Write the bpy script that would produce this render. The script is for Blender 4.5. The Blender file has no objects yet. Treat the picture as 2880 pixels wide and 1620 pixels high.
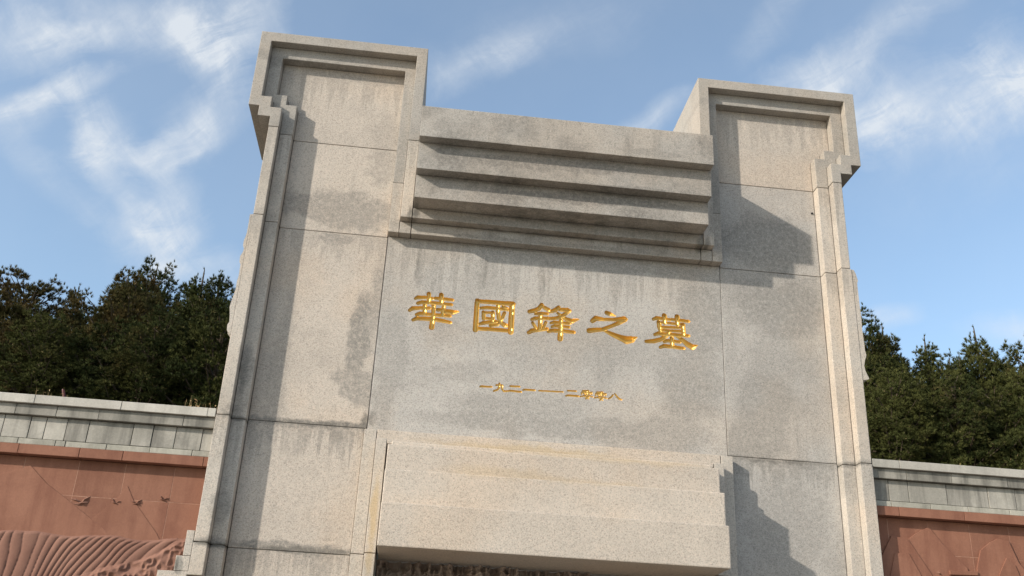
import bpy, bmesh, math, random
import numpy as np
from mathutils import Vector, Matrix

random.seed(7)
rng = np.random.default_rng(7)
scene = bpy.context.scene
COL = scene.collection

# ------------------------------------------------------------------ camera
# origin: centre of the monument's front plane (y = 0) at eye height (z = 0); ground at z = GZ
GZ = -1.6
CAM = (-1.2983, -9.2299, 0.0)
YAW, PITCH, ROLL, FPX = 0.08860, 0.41944, 0.05181, 2756.7
def cam_axes():
    cy, sy, cp, sp = math.cos(YAW), math.sin(YAW), math.cos(PITCH), math.sin(PITCH)
    f = Vector((sy*cp, cy*cp, sp)); r = Vector((cy, -sy, 0)); u = r.cross(f)
    cr, sr = math.cos(ROLL), math.sin(ROLL)
    return r*cr + u*sr, u*cr - r*sr, f
_r, _u, _f = cam_axes()
cd = bpy.data.cameras.new('camera')
cam = bpy.data.objects.new('camera', cd); COL.objects.link(cam)
M3 = Matrix((_r, _u, -_f)).transposed()
cam.matrix_world = Matrix.Translation(CAM) @ M3.to_4x4()
cd.sensor_width = 36.0; cd.lens = FPX/2880*36.0
cd.clip_start = 0.1; cd.clip_end = 2000
scene.camera = cam

# ------------------------------------------------------------------ light
SUN = Vector((-1.85, -1.0, 1.0)).normalized()       # direction towards the sun
SUN_E = 3.1
SKY = 0.15
ELEV = math.asin(SUN.z); AZ = math.atan2(SUN.x, SUN.y)
sd = bpy.data.lights.new('sun', 'SUN'); sd.energy = SUN_E; sd.angle = math.radians(0.9); sd.color = (1.0, 0.91, 0.79)
so = bpy.data.objects.new('sun', sd); COL.objects.link(so)
so.rotation_euler = SUN.to_track_quat('Z', 'Y').to_euler(); so.location = (-30, -20, 25)

vs = scene.view_settings
vs.view_transform = 'Standard'; vs.look = 'None'; vs.exposure = 0.78; vs.gamma = 1.0; vs.use_curve_mapping = False

class NB:
    """small helper to write node graphs"""
    def __init__(s, nt): s.nt = nt; s.N = nt.nodes; s.L = nt.links
    def set(s, sock, v):
        if hasattr(v, 'is_linked') or hasattr(v, 'links'): s.L.new(v, sock)
        elif v is not None: sock.default_value = v
    def n(s, t, **kw):
        x = s.N.new(t)
        for k, v in kw.items(): setattr(x, k, v)
        return x
    def math(s, op, a, b=None, c=None, clamp=False):
        x = s.n('ShaderNodeMath', operation=op, use_clamp=clamp); s.set(x.inputs[0], a)
        if b is not None: s.set(x.inputs[1], b)
        if c is not None: s.set(x.inputs[2], c)
        return x.outputs[0]
    def vm(s, op, a, b=None):
        x = s.n('ShaderNodeVectorMath', operation=op); s.set(x.inputs[0], a)
        if b is not None: s.set(x.inputs[1], b)
        return x.outputs['Value'] if op in ('LENGTH', 'DOT_PRODUCT') else x.outputs['Vector']
    def noise(s, vec, scale, detail=3, rough=.55, dist=0.0, color=False):
        x = s.n('ShaderNodeTexNoise'); s.set(x.inputs['Vector'], vec)
        x.inputs['Scale'].default_value = scale; x.inputs['Detail'].default_value = detail
        x.inputs['Roughness'].default_value = rough; x.inputs['Distortion'].default_value = dist
        return x.outputs['Color'] if color else x.outputs['Fac']
    def ramp(s, v, a, b, c=0.0, d=1.0, smooth=True):
        x = s.n('ShaderNodeMapRange', interpolation_type='SMOOTHSTEP' if smooth else 'LINEAR')
        s.set(x.inputs[0], v)
        for i, q in enumerate((a, b, c, d)): x.inputs[i+1].default_value = q
        return x.outputs[0]
    def mix(s, f, a, b, mode='MIX'):
        x = s.n('ShaderNodeMix', data_type='RGBA', blend_type=mode)
        s.set(x.inputs[0], f)
        s.set(x.inputs[6], a if not isinstance(a, tuple) else (*a, 1.0) if len(a) == 3 else a)
        s.set(x.inputs[7], b if not isinstance(b, tuple) else (*b, 1.0) if len(b) == 3 else b)
        return x.outputs[2]
    def xyz(s, a, b, c):
        x = s.n('ShaderNodeCombineXYZ'); s.set(x.inputs[0], a); s.set(x.inputs[1], b); s.set(x.inputs[2], c); return x.outputs[0]
    def sep(s, v):
        x = s.n('ShaderNodeSeparateXYZ'); s.set(x.inputs[0], v); return x.outputs

# ------------------------------------------------------------------ sky: physical sky with thin cirrus
W = bpy.data.worlds.new('World'); scene.world = W; W.use_nodes = True
b = NB(W.node_tree); W.node_tree.nodes.clear()
sky = b.n('ShaderNodeTexSky', sky_type='NISHITA')
sky.sun_disc = False; sky.sun_elevation = ELEV; sky.sun_rotation = AZ
sky.air_density = 1.0; sky.dust_density = 2.2; sky.ozone_density = 1.3; sky.altitude = 800
tc = b.n('ShaderNodeTexCoord'); d = tc.outputs['Generated']
e0 = 0.42
ca = b.vm('DOT_PRODUCT', d, (1, 0, 0)); cb = b.vm('DOT_PRODUCT', d, (0, -math.sin(e0), math.cos(e0)))
cc = b.math('MAXIMUM', b.vm('DOT_PRODUCT', d, (0, math.cos(e0), math.sin(e0))), 0.15)
pa = b.math('DIVIDE', ca, cc); pb = b.math('DIVIDE', cb, cc)
P = b.xyz(pa, pb, 0.0)                                   # sky patch north of the site
wv = b.noise(P, 5.0, 3, .55, 0.0, True)
Pw = b.vm('ADD', P, b.vm('MULTIPLY', b.vm('SUBTRACT', wv, (.5, .5, .5)), (.07, .07, 0)))
def streaks(ang, sx, sy, det=6, rough=.62, dist=.6):
    m = b.n('ShaderNodeMapping', vector_type='TEXTURE'); b.set(m.inputs['Vector'], Pw)
    m.inputs['Rotation'].default_value = (0, 0, math.radians(ang)); m.inputs['Scale'].default_value = (1/sx, 1/sy, 1)
    return b.noise(m.outputs[0], 1.0, det, rough, dist)
f1 = streaks(24, 6.0, 26.0, 9, .68, .9); f2 = streaks(-52, 7.0, 30.0, 9, .68); f3 = streaks(44, 8.0, 34.0, 9, .68, .5)
wisp = b.ramp(b.noise(Pw, 9.0, 7, .62), .30, .72, .25, 1.15)
# cirrus patches: centre, radii, angle (in the sky patch), strength
CL = [(-0.423,0.2,0.039,0.022,11.0,0.6),(-0.379,0.209,0.045,0.01,11.0,0.45),(-0.213,0.237,0.027,0.028,66.0,0.7),(-0.247,0.209,0.046,0.014,-40.0,0.6),(-0.308,0.229,0.079,0.02,-4.0,0.4),(-0.403,0.148,0.051,0.011,26.0,0.65),(-0.421,0.128,0.029,0.018,16.0,0.35),(-0.334,0.119,0.022,0.022,-35.0,0.55),(-0.323,0.08,0.066,0.012,-58.0,0.4),(-0.263,0.114,0.034,0.014,41.0,0.65),(-0.231,0.14,0.034,0.02,26.0,0.5),(-0.297,0.1,0.049,0.014,11.0,0.35),(-0.261,0.069,0.018,0.022,66.0,0.35),(-0.263,0.024,0.03,0.026,-36.0,0.5),(-0.264,-0.006,0.018,0.01,-5.0,0.35),(-0.212,-0.006,0.028,0.014,15.0,0.35),(-0.382,0.068,0.069,0.012,-41.0,0.18),(-0.292,0.042,0.04,0.04,-46.0,0.22),(0.384,0.258,0.053,0.018,30.0,0.55),(0.458,0.305,0.088,0.018,47.0,0.35),(0.486,0.233,0.136,0.028,17.0,0.5),(0.597,0.268,0.04,0.043,69.0,0.6),(0.45,0.213,0.046,0.023,15.0,0.3),(0.555,0.214,0.096,0.018,20.0,0.3),(0.484,0.013,0.024,0.008,17.0,0.4),(0.615,0.009,0.036,0.013,5.0,0.35),(0.332,0.31,0.052,0.015,55.0,0.2),(0.531,0.177,0.109,0.039,15.0,0.12),(0.041,0.232,0.055,0.016,31.0,0.4),(0.21,0.182,0.034,0.011,40.0,0.35),(0.08,0.26,0.093,0.025,26.0,0.15)]
edge = b.math('MULTIPLY', b.math('SUBTRACT', b.math('ADD', b.math('MULTIPLY', f1, .6), b.math('MULTIPLY', b.noise(Pw, 14.0, 8, .65), .5)), .55), 3.4)
acc = None
for (x, y, rx, ry, an, st) in CL:
    m = b.n('ShaderNodeMapping', vector_type='TEXTURE'); b.set(m.inputs['Vector'], Pw)
    m.inputs['Location'].default_value = (x, y, 0); m.inputs['Rotation'].default_value = (0, 0, math.radians(an)); m.inputs['Scale'].default_value = (rx, ry, 1)
    v = b.ramp(b.math('ADD', b.vm('LENGTH', m.outputs[0]), edge), 2.0, 0.1, 0.0, st*1.35)
    acc = v if acc is None else b.math('ADD', acc, v)
far = b.ramp(b.noise(d, 3.0, 3), .35, .70, 0.25, 1.0)      # cloud over the unseen rest of the sky, thickened to fill the shadows
front = b.ramp(b.vm('DOT_PRODUCT', d, (0, math.cos(e0), math.sin(e0))), .70, .80)
mask = b.math('ADD', b.math('MULTIPLY', acc, front), b.math('MULTIPLY', far, b.math('SUBTRACT', 1.0, front)))
fib = b.math('ADD', b.math('MULTIPLY', f1, .5), b.math('ADD', b.math('MULTIPLY', f2, .25), b.math('MULTIPLY', f3, .25)))
fib = b.math('MULTIPLY', b.ramp(fib, .36, .64), wisp)
cov = b.math('MULTIPLY', b.math('MINIMUM', mask, 1.0), b.math('ADD', .26, b.math('MULTIPLY', fib, 1.05)), clamp=True)
veil = b.math('MULTIPLY', b.noise(P, 2.2, 5, .6), .24)
cov = b.math('MINIMUM', b.math('ADD', b.math('MULTIPLY', cov, .82), veil), .85)
skyc = b.mix(1.0, sky.outputs[0], (.95, 1.0, .95), 'MULTIPLY')
CLOUD = 3.4
colr = b.mix(cov, skyc, (CLOUD*.93, CLOUD*.98, CLOUD*1.03))
bg = b.n('ShaderNodeBackground'); b.set(bg.inputs[0], colr); bg.inputs[1].default_value = SKY
wo = b.n('ShaderNodeOutputWorld'); b.L.new(bg.outputs[0], wo.inputs[0])

scene.render.engine = 'CYCLES'
scene.cycles.max_bounces = 6; scene.cycles.diffuse_bounces = 4; scene.cycles.glossy_bounces = 3

# ------------------------------------------------------------------ object helpers
def empty(name, label, cat, loc, group=None):
    o = bpy.data.objects.new(name, None); COL.objects.link(o); o.location = loc; o.empty_display_size = .2
    o['label'] = label; o['category'] = cat
    if group: o['group'] = group
    return o
def link(name, me, mat, parent=None, label=None, kind=None):
    o = bpy.data.objects.new(name, me); COL.objects.link(o)
    if mat is not None and not me.materials: me.materials.append(mat)
    if parent is not None:
        o.parent = parent
        p = parent; w = Vector((0, 0, 0))
        while p is not None: w += p.location; p = p.parent
        o.location = -w                                   # mesh data is in world coordinates
    if label: o['label'] = label
    if kind: o['kind'] = kind
    return o
def bm_done(bm, name):
    me = bpy.data.meshes.new(name); bm.to_mesh(me); bm.free(); return me
def prism_bm(polys, y0, y1, bev=.006, jit=0.0):
    bm = bmesh.new()
    for poly in polys:
        a = [bm.verts.new((x, y0, z)) for x, z in poly]; c = [bm.verts.new((x, y1, z)) for x, z in poly]
        n = len(poly)
        bm.faces.new(a); bm.faces.new(c[::-1])
        for i in range(n): bm.faces.new((a[i], c[i], c[(i+1) % n], a[(i+1) % n]))
    bmesh.ops.recalc_face_normals(bm, faces=bm.faces)
    if bev:
        es = [e for e in bm.edges if len(e.link_faces) == 2 and e.calc_face_angle(0) > .3 and min(v.co.y for v in e.verts) < y1-1e-4]
        bmesh.ops.bevel(bm, geom=es, offset=bev, segments=2, profile=.6, affect='EDGES', clamp_overlap=True)
    return bm
def prism(name, poly, y0, y1, mat, parent, bev=.006, s=1, label=None, kind=None):
    poly = [(x*s, z) for x, z in poly]
    return link(name, bm_done(prism_bm([poly], y0, y1, bev), name), mat, parent, label, kind)
def rect(x0, x1, z0, z1, g=.003): return [(x0+g, z0+g), (x1-g, z0+g), (x1-g, z1-g), (x0+g, z1-g)]
def grid_mesh(name, X, Y, Z, keep=None):
    """X,Y,Z 2-D arrays -> quad grid, facing -y"""
    h, w = X.shape
    idx = np.arange(h*w).reshape(h, w)
    q = np.stack([idx[:-1, :-1], idx[:-1, 1:], idx[1:, 1:], idx[1:, :-1]], -1)
    q = q[keep] if keep is not None else q.reshape(-1, 4)
    co = np.stack([X, Y, Z], -1).reshape(-1, 3)
    u, inv = np.unique(q.reshape(-1), return_inverse=True)
    return arr_mesh(name, co[u], inv.reshape(-1, 4))
def arr_mesh(name, co, faces, smooth=False):
    me = bpy.data.meshes.new(name); k = faces.shape[1]
    me.vertices.add(len(co)); me.vertices.foreach_set('co', np.ascontiguousarray(co, np.float32).reshape(-1))
    me.loops.add(faces.size); me.loops.foreach_set('vertex_index', np.ascontiguousarray(faces, np.int32).reshape(-1))
    me.polygons.add(len(faces)); me.polygons.foreach_set('loop_start', np.arange(0, faces.size, k, dtype=np.int32))
    try: me.polygons.foreach_set('loop_total', np.full(len(faces), k, np.int32))
    except Exception: pass
    me.update(calc_edges=True); me.validate()
    if smooth: me.polygons.foreach_set('use_smooth', np.ones(len(faces), bool))
    return me
def vnoise(x, z, seed=0):
    """cheap smooth value noise for numpy arrays"""
    r = np.random.default_rng(seed).random((64, 64))
    xi = np.floor(x).astype(int); zi = np.floor(z).astype(int); fx = x-xi; fz = z-zi
    fx = fx*fx*(3-2*fx); fz = fz*fz*(3-2*fz)
    g = lambda a, c: r[a % 64, c % 64]
    return (g(xi, zi)*(1-fx)+g(xi+1, zi)*fx)*(1-fz)+(g(xi, zi+1)*(1-fx)+g(xi+1, zi+1)*fx)*fz

# ------------------------------------------------------------------ materials
def mat_new(name):
    m = bpy.data.materials.new(name); m.use_nodes = True; nt = m.node_tree
    p = nt.nodes['Principled BSDF']; return m, NB(nt), p
def granite(name, base, stains=(), grey=.25, tint=(.165, .158, .145), ochre=(), speck=1.0, grime=(), ledges=()):
    m, b, p = mat_new(name)
    pos = b.n('ShaderNodeNewGeometry').outputs['Position']
    oi = b.n('ShaderNodeObjectInfo').outputs['Random']
    g1 = b.noise(pos, 150, 2, .75); g2 = b.noise(pos, 62, 3, .7)
    vor = b.n('ShaderNodeTexVoronoi'); b.set(vor.inputs['Vector'], pos); vor.inputs['Scale'].default_value = 125
    vr = b.sep(vor.outputs['Color'])[0]
    k = b.math('ADD', b.math('MULTIPLY', b.math('SUBTRACT', g1, .5), 0.75*speck), b.math('MULTIPLY', b.math('SUBTRACT', g2, .5), 0.55*speck))
    k = b.math('ADD', k, b.math('MULTIPLY', b.math('SUBTRACT', vr, .5), .22*speck))
    k = b.math('ADD', k, b.math('MULTIPLY', b.math('SUBTRACT', b.noise(pos, 1.3, 5, .6), .5), .34))
    k = b.math('ADD', k, b.math('MULTIPLY', b.math('SUBTRACT', oi, .5), .07))
    k = b.math('ADD', 1.0, k)
    c = b.mix(b.ramp(vr, .7, .95, 0, .35), base, (base[0]*1.08, base[1]*.96, base[2]*.92))
    c = b.mix(b.ramp(vr, .20, .04, 0, .32*speck), c, (.16, .15, .14))
    c = b.mix(b.ramp(b.noise(pos, .9, 3), .42, .62), c, b.mix(1.0, c, (1.03, .985, .94), 'MULTIPLY'))
    # weathering: grey film in big soft clouds and in vertical runs, then the placed stains, one with shade painted in
    warp = b.vm('MULTIPLY', b.vm('SUBTRACT', b.noise(pos, 2.4, 9, .72, 0, True), (.5, .5, .5)), (.75, 0, .75))
    cloud = b.ramp(b.noise(pos, 1.15, 6, .62), .46, .68, 0, grey)
    runs = b.ramp(b.noise(b.vm('MULTIPLY', pos, (5.5, 5.5, .55)), 1.0, 5, .6), .52, .74, 0, grey*.9)
    s = b.math('MAXIMUM', cloud, runs)
    rag = b.ramp(b.noise(b.vm('MULTIPLY', pos, (11, 11, 3.2)), 1.0, 6, .7), .50, .72, 0, grey*.8)
    s = b.math('MAXIMUM', s, rag)
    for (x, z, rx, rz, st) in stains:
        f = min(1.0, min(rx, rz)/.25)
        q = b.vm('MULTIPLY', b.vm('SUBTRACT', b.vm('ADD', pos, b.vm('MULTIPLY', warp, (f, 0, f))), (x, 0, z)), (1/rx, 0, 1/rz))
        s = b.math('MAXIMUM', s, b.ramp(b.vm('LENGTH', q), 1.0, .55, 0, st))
    if ledges:
        px, py, pz = b.sep(pos)
        dn = b.noise(b.vm('MULTIPLY', pos, (13, 0, .35)), 1.0, 6, .68)
        for (x0, x1, zt, ln, st) in ledges:
            a = b.math('MULTIPLY', b.ramp(pz, zt-ln, zt-.02, 0, 1), b.math('LESS_THAN', pz, zt))
            a = b.math('MULTIPLY', a, b.math('MULTIPLY', b.math('GREATER_THAN', px, x0), b.math('LESS_THAN', px, x1)))
            lim = b.math('SUBTRACT', dn, b.math('SUBTRACT', .62, b.math('MULTIPLY', a, .22)))
            s = b.math('MAXIMUM', s, b.math('MULTIPLY', b.ramp(lim, 0, .08, 0, st), b.ramp(a, 0, .15, 0, 1)))
    s = b.math('MULTIPLY', s, b.ramp(b.noise(pos, 22, 5, .75), .30, .62, .35, 1.1))
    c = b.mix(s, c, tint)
    for (x, z, rx, rz, st) in ochre:
        f = min(1.0, min(rx, rz)/.25)
        q = b.vm('MULTIPLY', b.vm('SUBTRACT', b.vm('ADD', pos, b.vm('MULTIPLY', warp, (f, 0, f))), (x, 0, z)), (1/rx, 0, 1/rz))
        c = b.mix(b.ramp(b.vm('LENGTH', q), 1.0, .3, 0, st), c, (.40, .31, .19))
    gw = b.vm('MULTIPLY', b.vm('SUBTRACT', b.noise(pos, 9, 6, .7, 0, True), (.5, .5, .5)), (.16, 0, .16))
    for (x, z, rx, rz, st) in grime:
        f = min(1.0, min(rx, rz)/.06)
        q = b.vm('MULTIPLY', b.vm('SUBTRACT', b.vm('ADD', pos, b.vm('MULTIPLY', gw, (f, 0, f))), (x, 0, z)), (1/rx, 0, 1/rz))
        gg = b.math('MULTIPLY', b.ramp(b.vm('LENGTH', q), 1.0, .2, 0, st), b.ramp(b.noise(pos, 5, 5, .7), .30, .60, .35, 1.0))
        c = b.mix(gg, c, (.085, .08, .07))
    kk = b.xyz(k, k, k)
    c = b.mix(1.0, c, kk, 'MULTIPLY')
    b.set(p.inputs['Base Color'], c); p.inputs['Roughness'].default_value = .78
    p.inputs['Specular IOR Level'].default_value = .3
    bp = b.n('ShaderNodeBump'); bp.inputs['Strength'].default_value = .35; bp.inputs['Distance'].default_value = .006
    b.set(bp.inputs['Height'], b.math('ADD', g1, g2)); b.L.new(bp.outputs[0], p.inputs['Normal'])
    return m
BASE = (.425, .385, .335)
ST_FRAME = [(-3.05, 3.09, .10, .30, .55), (-3.06, 2.62, .16, .13, .6), (-3.06, 1.70, .10, .22, .5), (-3.06, 4.7, .2, .14, .3), (-3.06, 1.37, .2, .07, .65), (-2.8, 6.72, 1.4, .09, .5),
            (2.4, 6.72, 1.2, .09, .4), (-1.77, 5.2, .07, .9, .35), (3.1, 2.57, .3, .06, .5), (0, 4.80, 2.6, .09, .6), (-3.32, 1.16, .045, .10, .7), (0, 4.55, 2.6, .05, .3), (1.8, 5.2, .2, .8, .45)]
ST_SHADE_PANEL = [(-2.35, 4.95, 1.25, .24, .55), (-2.0, 3.52, .16, .62, .72), (-1.86, 3.95, .13, .55, .5), (-1.95, 3.02, .26, .22, .6), (-2.35, 4.62, .25, .10, .6), (-2.4, 2.60, .9, .065, .72), (-1.95, 5.5, .22, .35, .4),
            (-2.3, 6.66, .8, .06, .4), (-1.95, 6.0, .2, .3, .25), (-2.35, 1.40, .75, .07, .7), (-2.5, 2.40, .18, .2, .3), (2.35, 5.05, .75, .50, .62), (2.25, 3.1, .42, .60, .42), (2.45, 3.7, .5, .4, .3), (2.45, 4.30, .7, .45, .58), (2.1, 2.75, .5, .25, .45), (2.35, 2.53, .7, .05, .6), (2.4, 1.9, .5, .7, .35), (-2.75, 3.1, .14, 1.2, .35)]  # big upper right-pillar blot: lichen, with the cornice's cast shadow painted in
ST_INSC = [(-1.45, 4.40, .07, .32, .5), (-.77, 4.36, .06, .28, .45), (-.15, 4.32, .05, .28, .4), (1.6, 4.05, .38, .7, .5), (1.45, 3.3, .42, .5, .42), (-.95, 3.27, .45, .16, .32), (.3, 3.6, 1.6, .35, .25), (0, 2.75, 1.75, .16, .42), (1.2, 2.75, .5, .25, .35), (.5, 4.60, 1.9, .10, .5), (-1.65, 3.2, .2, .9, .35), (.55, 3.55, .16, .5, .3), (-.35, 2.95, .9, .14, .3)]
G_PANEL = [(-2.3, 2.60, .9, .045, .65), (2.4, 2.575, .9, .04, .6), (-2.3, 1.39, .9, .04, .65), (2.4, 1.39, .9, .04, .6), (-1.84, 2.66, .06, .13, .8), (-2.1, 2.50, .12, .12, .3)]
L_PANEL = [(-4, 4, 6.75, .8, .34), (-4, 4, 2.58, .55, .5), (-4, 4, 4.69, .5, .35), (-4, 4, 1.37, .5, .4)]
G_FRAME = [(-3.05, 2.56, .2, .035, .8), (3.05, 2.56, .2, .035, .8), (-3.05, 1.375, .25, .035, .8), (-3.06, 2.95, .05, .35, .4), (-3.34, 1.16, .03, .10, .75), (-1.60, 4.9, .04, .12, .7), (1.62, 4.85, .05, .14, .7)]
M_FRAME = granite('granite_frame', (.43, .394, .35), ST_FRAME, .30, grime=G_FRAME, ledges=[(-4, 4, 5.79, .9, .4), (-4, 4, 2.555, .7, .45), (-4, 4, 4.71, .6, .35)])
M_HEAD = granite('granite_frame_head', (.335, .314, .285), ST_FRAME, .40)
M_PANEL = granite('granite_panel', (.43, .384, .335), ST_SHADE_PANEL, .24, grime=G_PANEL, ledges=L_PANEL)
M_PANELR = granite('granite_panel_grey', (.375, .357, .333), ST_SHADE_PANEL, .36, grime=G_PANEL, ledges=L_PANEL)
M_INSC = granite('granite_inscription', (.405, .386, .360), ST_INSC, .32, ledges=[(-1.9, 1.9, 4.70, .95, .36)], grime=[(-1.78, 2.70, .07, .12, .7), (-1.47, 4.45, .03, .25, .35), (-.75, 4.40, .03, .22, .35), (-.12, 4.36, .025, .2, .3), (0, 4.69, 2.0, .02, .5), (0, 2.58, 1.9, .02, .4)])
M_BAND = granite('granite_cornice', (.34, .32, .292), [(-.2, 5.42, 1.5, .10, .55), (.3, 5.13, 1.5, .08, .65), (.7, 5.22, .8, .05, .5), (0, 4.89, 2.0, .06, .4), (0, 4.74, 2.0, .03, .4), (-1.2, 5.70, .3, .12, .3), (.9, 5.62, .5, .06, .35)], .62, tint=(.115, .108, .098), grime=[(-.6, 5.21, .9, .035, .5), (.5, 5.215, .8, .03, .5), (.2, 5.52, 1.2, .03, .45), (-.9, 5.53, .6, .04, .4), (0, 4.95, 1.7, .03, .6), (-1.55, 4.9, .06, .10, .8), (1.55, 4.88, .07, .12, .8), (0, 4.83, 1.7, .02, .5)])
M_TIER = granite('granite_lintel', (.45, .40, .345), (), .08, ochre=[(-.3, 2.45, 1.3, .09, .6), (.6, 2.36, 1.2, .06, .35), (-.5, 2.12, .7, .10, .35), (.3, 2.10, .8, .06, .3)])
M_STRIP = granite('granite_strip', (.43, .395, .35), (), .15, ochre=[(-1.65, 1.75, .05, .45, .8), (-1.65, 1.3, .05, .2, .6)])

def gold_mat():
    m, b, p = mat_new('gold_leaf')
    pos = b.n('ShaderNodeNewGeometry').outputs['Position']
    c = b.mix(b.noise(pos, 30, 3), (.56, .335, .07), (.74, .48, .14))
    b.set(p.inputs['Base Color'], c); p.inputs['Metallic'].default_value = .5; p.inputs['Roughness'].default_value = .30
    return m
M_GOLD = gold_mat()
def stone_mat(name, ca, cb, stain, runs=.6, scale=2.0, grain=.12, rnd=.25, rough=.8):
    m, b, p = mat_new(name)
    pos = b.n('ShaderNodeNewGeometry').outputs['Position']
    oi = b.n('ShaderNodeObjectInfo').outputs['Random']
    sh = b.vm('ADD', pos, b.xyz(b.math('MULTIPLY', oi, 17.0), 0.0, b.math('MULTIPLY', oi, 5.0)))
    c = b.mix(b.ramp(b.noise(pos, scale, 5, .6), .35, .65), ca, cb)
    r = b.ramp(b.noise(b.vm('MULTIPLY', sh, (6.0, 6.0, .7)), 1.0, 5, .62), .40, .68, 0, runs)
    c = b.mix(r, c, stain)
    r2 = b.ramp(b.noise(b.vm('MULTIPLY', sh, (1.6, 1.6, 2.2)), 1.0, 5, .65), .52, .7, 0, runs*.6)
    c = b.mix(r2, c, stain)
    k = b.math('ADD', 1.0, b.math('ADD', b.math('MULTIPLY', b.math('SUBTRACT', b.noise(pos, 60, 3, .7), .5), grain*4), b.math('MULTIPLY', b.math('SUBTRACT', oi, .5), rnd)))
    c = b.mix(1.0, c, b.xyz(k, k, k), 'MULTIPLY')
    b.set(p.inputs['Base Color'], c); p.inputs['Roughness'].default_value = rough; p.inputs['Specular IOR Level'].default_value = .25
    bp = b.n('ShaderNodeBump'); bp.inputs['Strength'].default_value = .4; bp.inputs['Distance'].default_value = .006
    b.set(bp.inputs['Height'], b.noise(pos, 22, 5, .65)); b.L.new(bp.outputs[0], p.inputs['Normal'])
    return m
M_CAP = stone_mat('cap_stone', (.37, .352, .315), (.43, .41, .37), (.20, .195, .175), .45)
M_GREY = stone_mat('grey_stone', (.275, .262, .23), (.375, .355, .315), (.10, .096, .085), .75)
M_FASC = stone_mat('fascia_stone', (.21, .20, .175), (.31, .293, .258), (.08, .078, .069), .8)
M_RED = stone_mat('red_sandstone', (.215, .098, .064), (.248, .118, .078), (.148, .060, .040), .55, 2.6, .08, .14, .85)
M_CARVE = stone_mat('carved_sandstone', (.185, .092, .066), (.22, .115, .084), (.135, .064, .048), .4, 2.0, .06, 0, .8)
M_RELIEF = stone_mat('relief_bronze', (.36, .285, .24), (.42, .35, .30), (.13, .095, .075), .4, 4.0, .1, 0, .6)
M_COURSE = stone_mat('course_stone', (.32, .31, .265), (.39, .37, .32), (.17, .165, .14), .6)
M_MORT = stone_mat('pale_mortar', (.36, .20, .14), (.40, .24, .17), (.25, .12, .08), .6)
M_JOINT = stone_mat('joint_mortar', (.20, .185, .16), (.25, .23, .20), (.11, .10, .09), .6)
M_DARK = stone_mat('hole_shade', (.02, .02, .02), (.02, .02, .02), (.02, .02, .02))
M_CORE = stone_mat('mortar', (.13, .12, .11), (.17, .16, .15), (.08, .08, .08), .3)
M_PAVE = stone_mat('paving', (.22, .195, .16), (.26, .235, .195), (.17, .15, .125), .2, .6)
M_EARTH = stone_mat('earth', (.07, .055, .035), (.10, .08, .05), (.05, .05, .025), .5, .8)
# ------------------------------------------------------------------ ground
def sheet(name, x0, x1, y0, y1, zf, mat, nx=40, ny=40):
    xs = np.linspace(x0, x1, nx); ys = np.linspace(y0, y1, ny)
    X, Y = np.meshgrid(xs, ys)
    me = grid_mesh(name, X, Y, zf(X, Y)); link(name, me, mat)
    o = bpy.data.objects[name]; o['kind'] = 'structure'; return o
sheet('forecourt', -400, 400, -400, .4, lambda X, Y: X*0+GZ, M_PAVE, 4, 4)
def terrain(x, y): return 2.30 + .115*np.maximum(y-.4, 0) + .0022*np.maximum(y-16, 0)**1.5 + .12*(vnoise(x*.5+20, y*.5+20, 3)-.5)
sheet('hillside', -400, 400, .42, 300, lambda X, Y: terrain(X, Y), M_EARTH, 240, 160)

# ------------------------------------------------------------------ the monument
D1, D2, YB = .108, .2228, 1.18
XS, XSU, Xo, X1, XI = 3.225, 3.212, 3.4632, 3.3463, 1.5812
R1o, R1s, R1sh, R1i = 3.3401, 3.2244, 3.1009, 1.700
R2o, R2s, R2sh, R2i = 3.2038, 3.0827, 2.9613, 1.818
Zt, Zob, Zs1 = 7.0338, 6.0441, 5.9183
ZR1t, ZR1b, ZR1c = 6.9138, 6.1714, 6.0387
ZR2t, ZR2b, ZR2c = 6.7676, 6.2761, 6.1548
ZH, ZH2 = 5.792, 5.772
ZJ1, ZJ2, ZS2, ZJ3, ZJ3F, ZJ4 = 5.7736, 4.6933, 4.7159, 2.590, 2.560, 1.374
ZF1, ZF2 = 4.8402, 4.7055
B1t, B1b, B2b, B3b = 5.9195, 5.5458, 5.2306, 4.9617
XB, XT = 1.5681, 1.5814
ST = 2.4506
mon = empty('tomb_monument', 'tall pale granite H-shaped monument with gold carved characters and stepped cornices', 'monument', (0, .59, GZ))
g = .004
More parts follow.
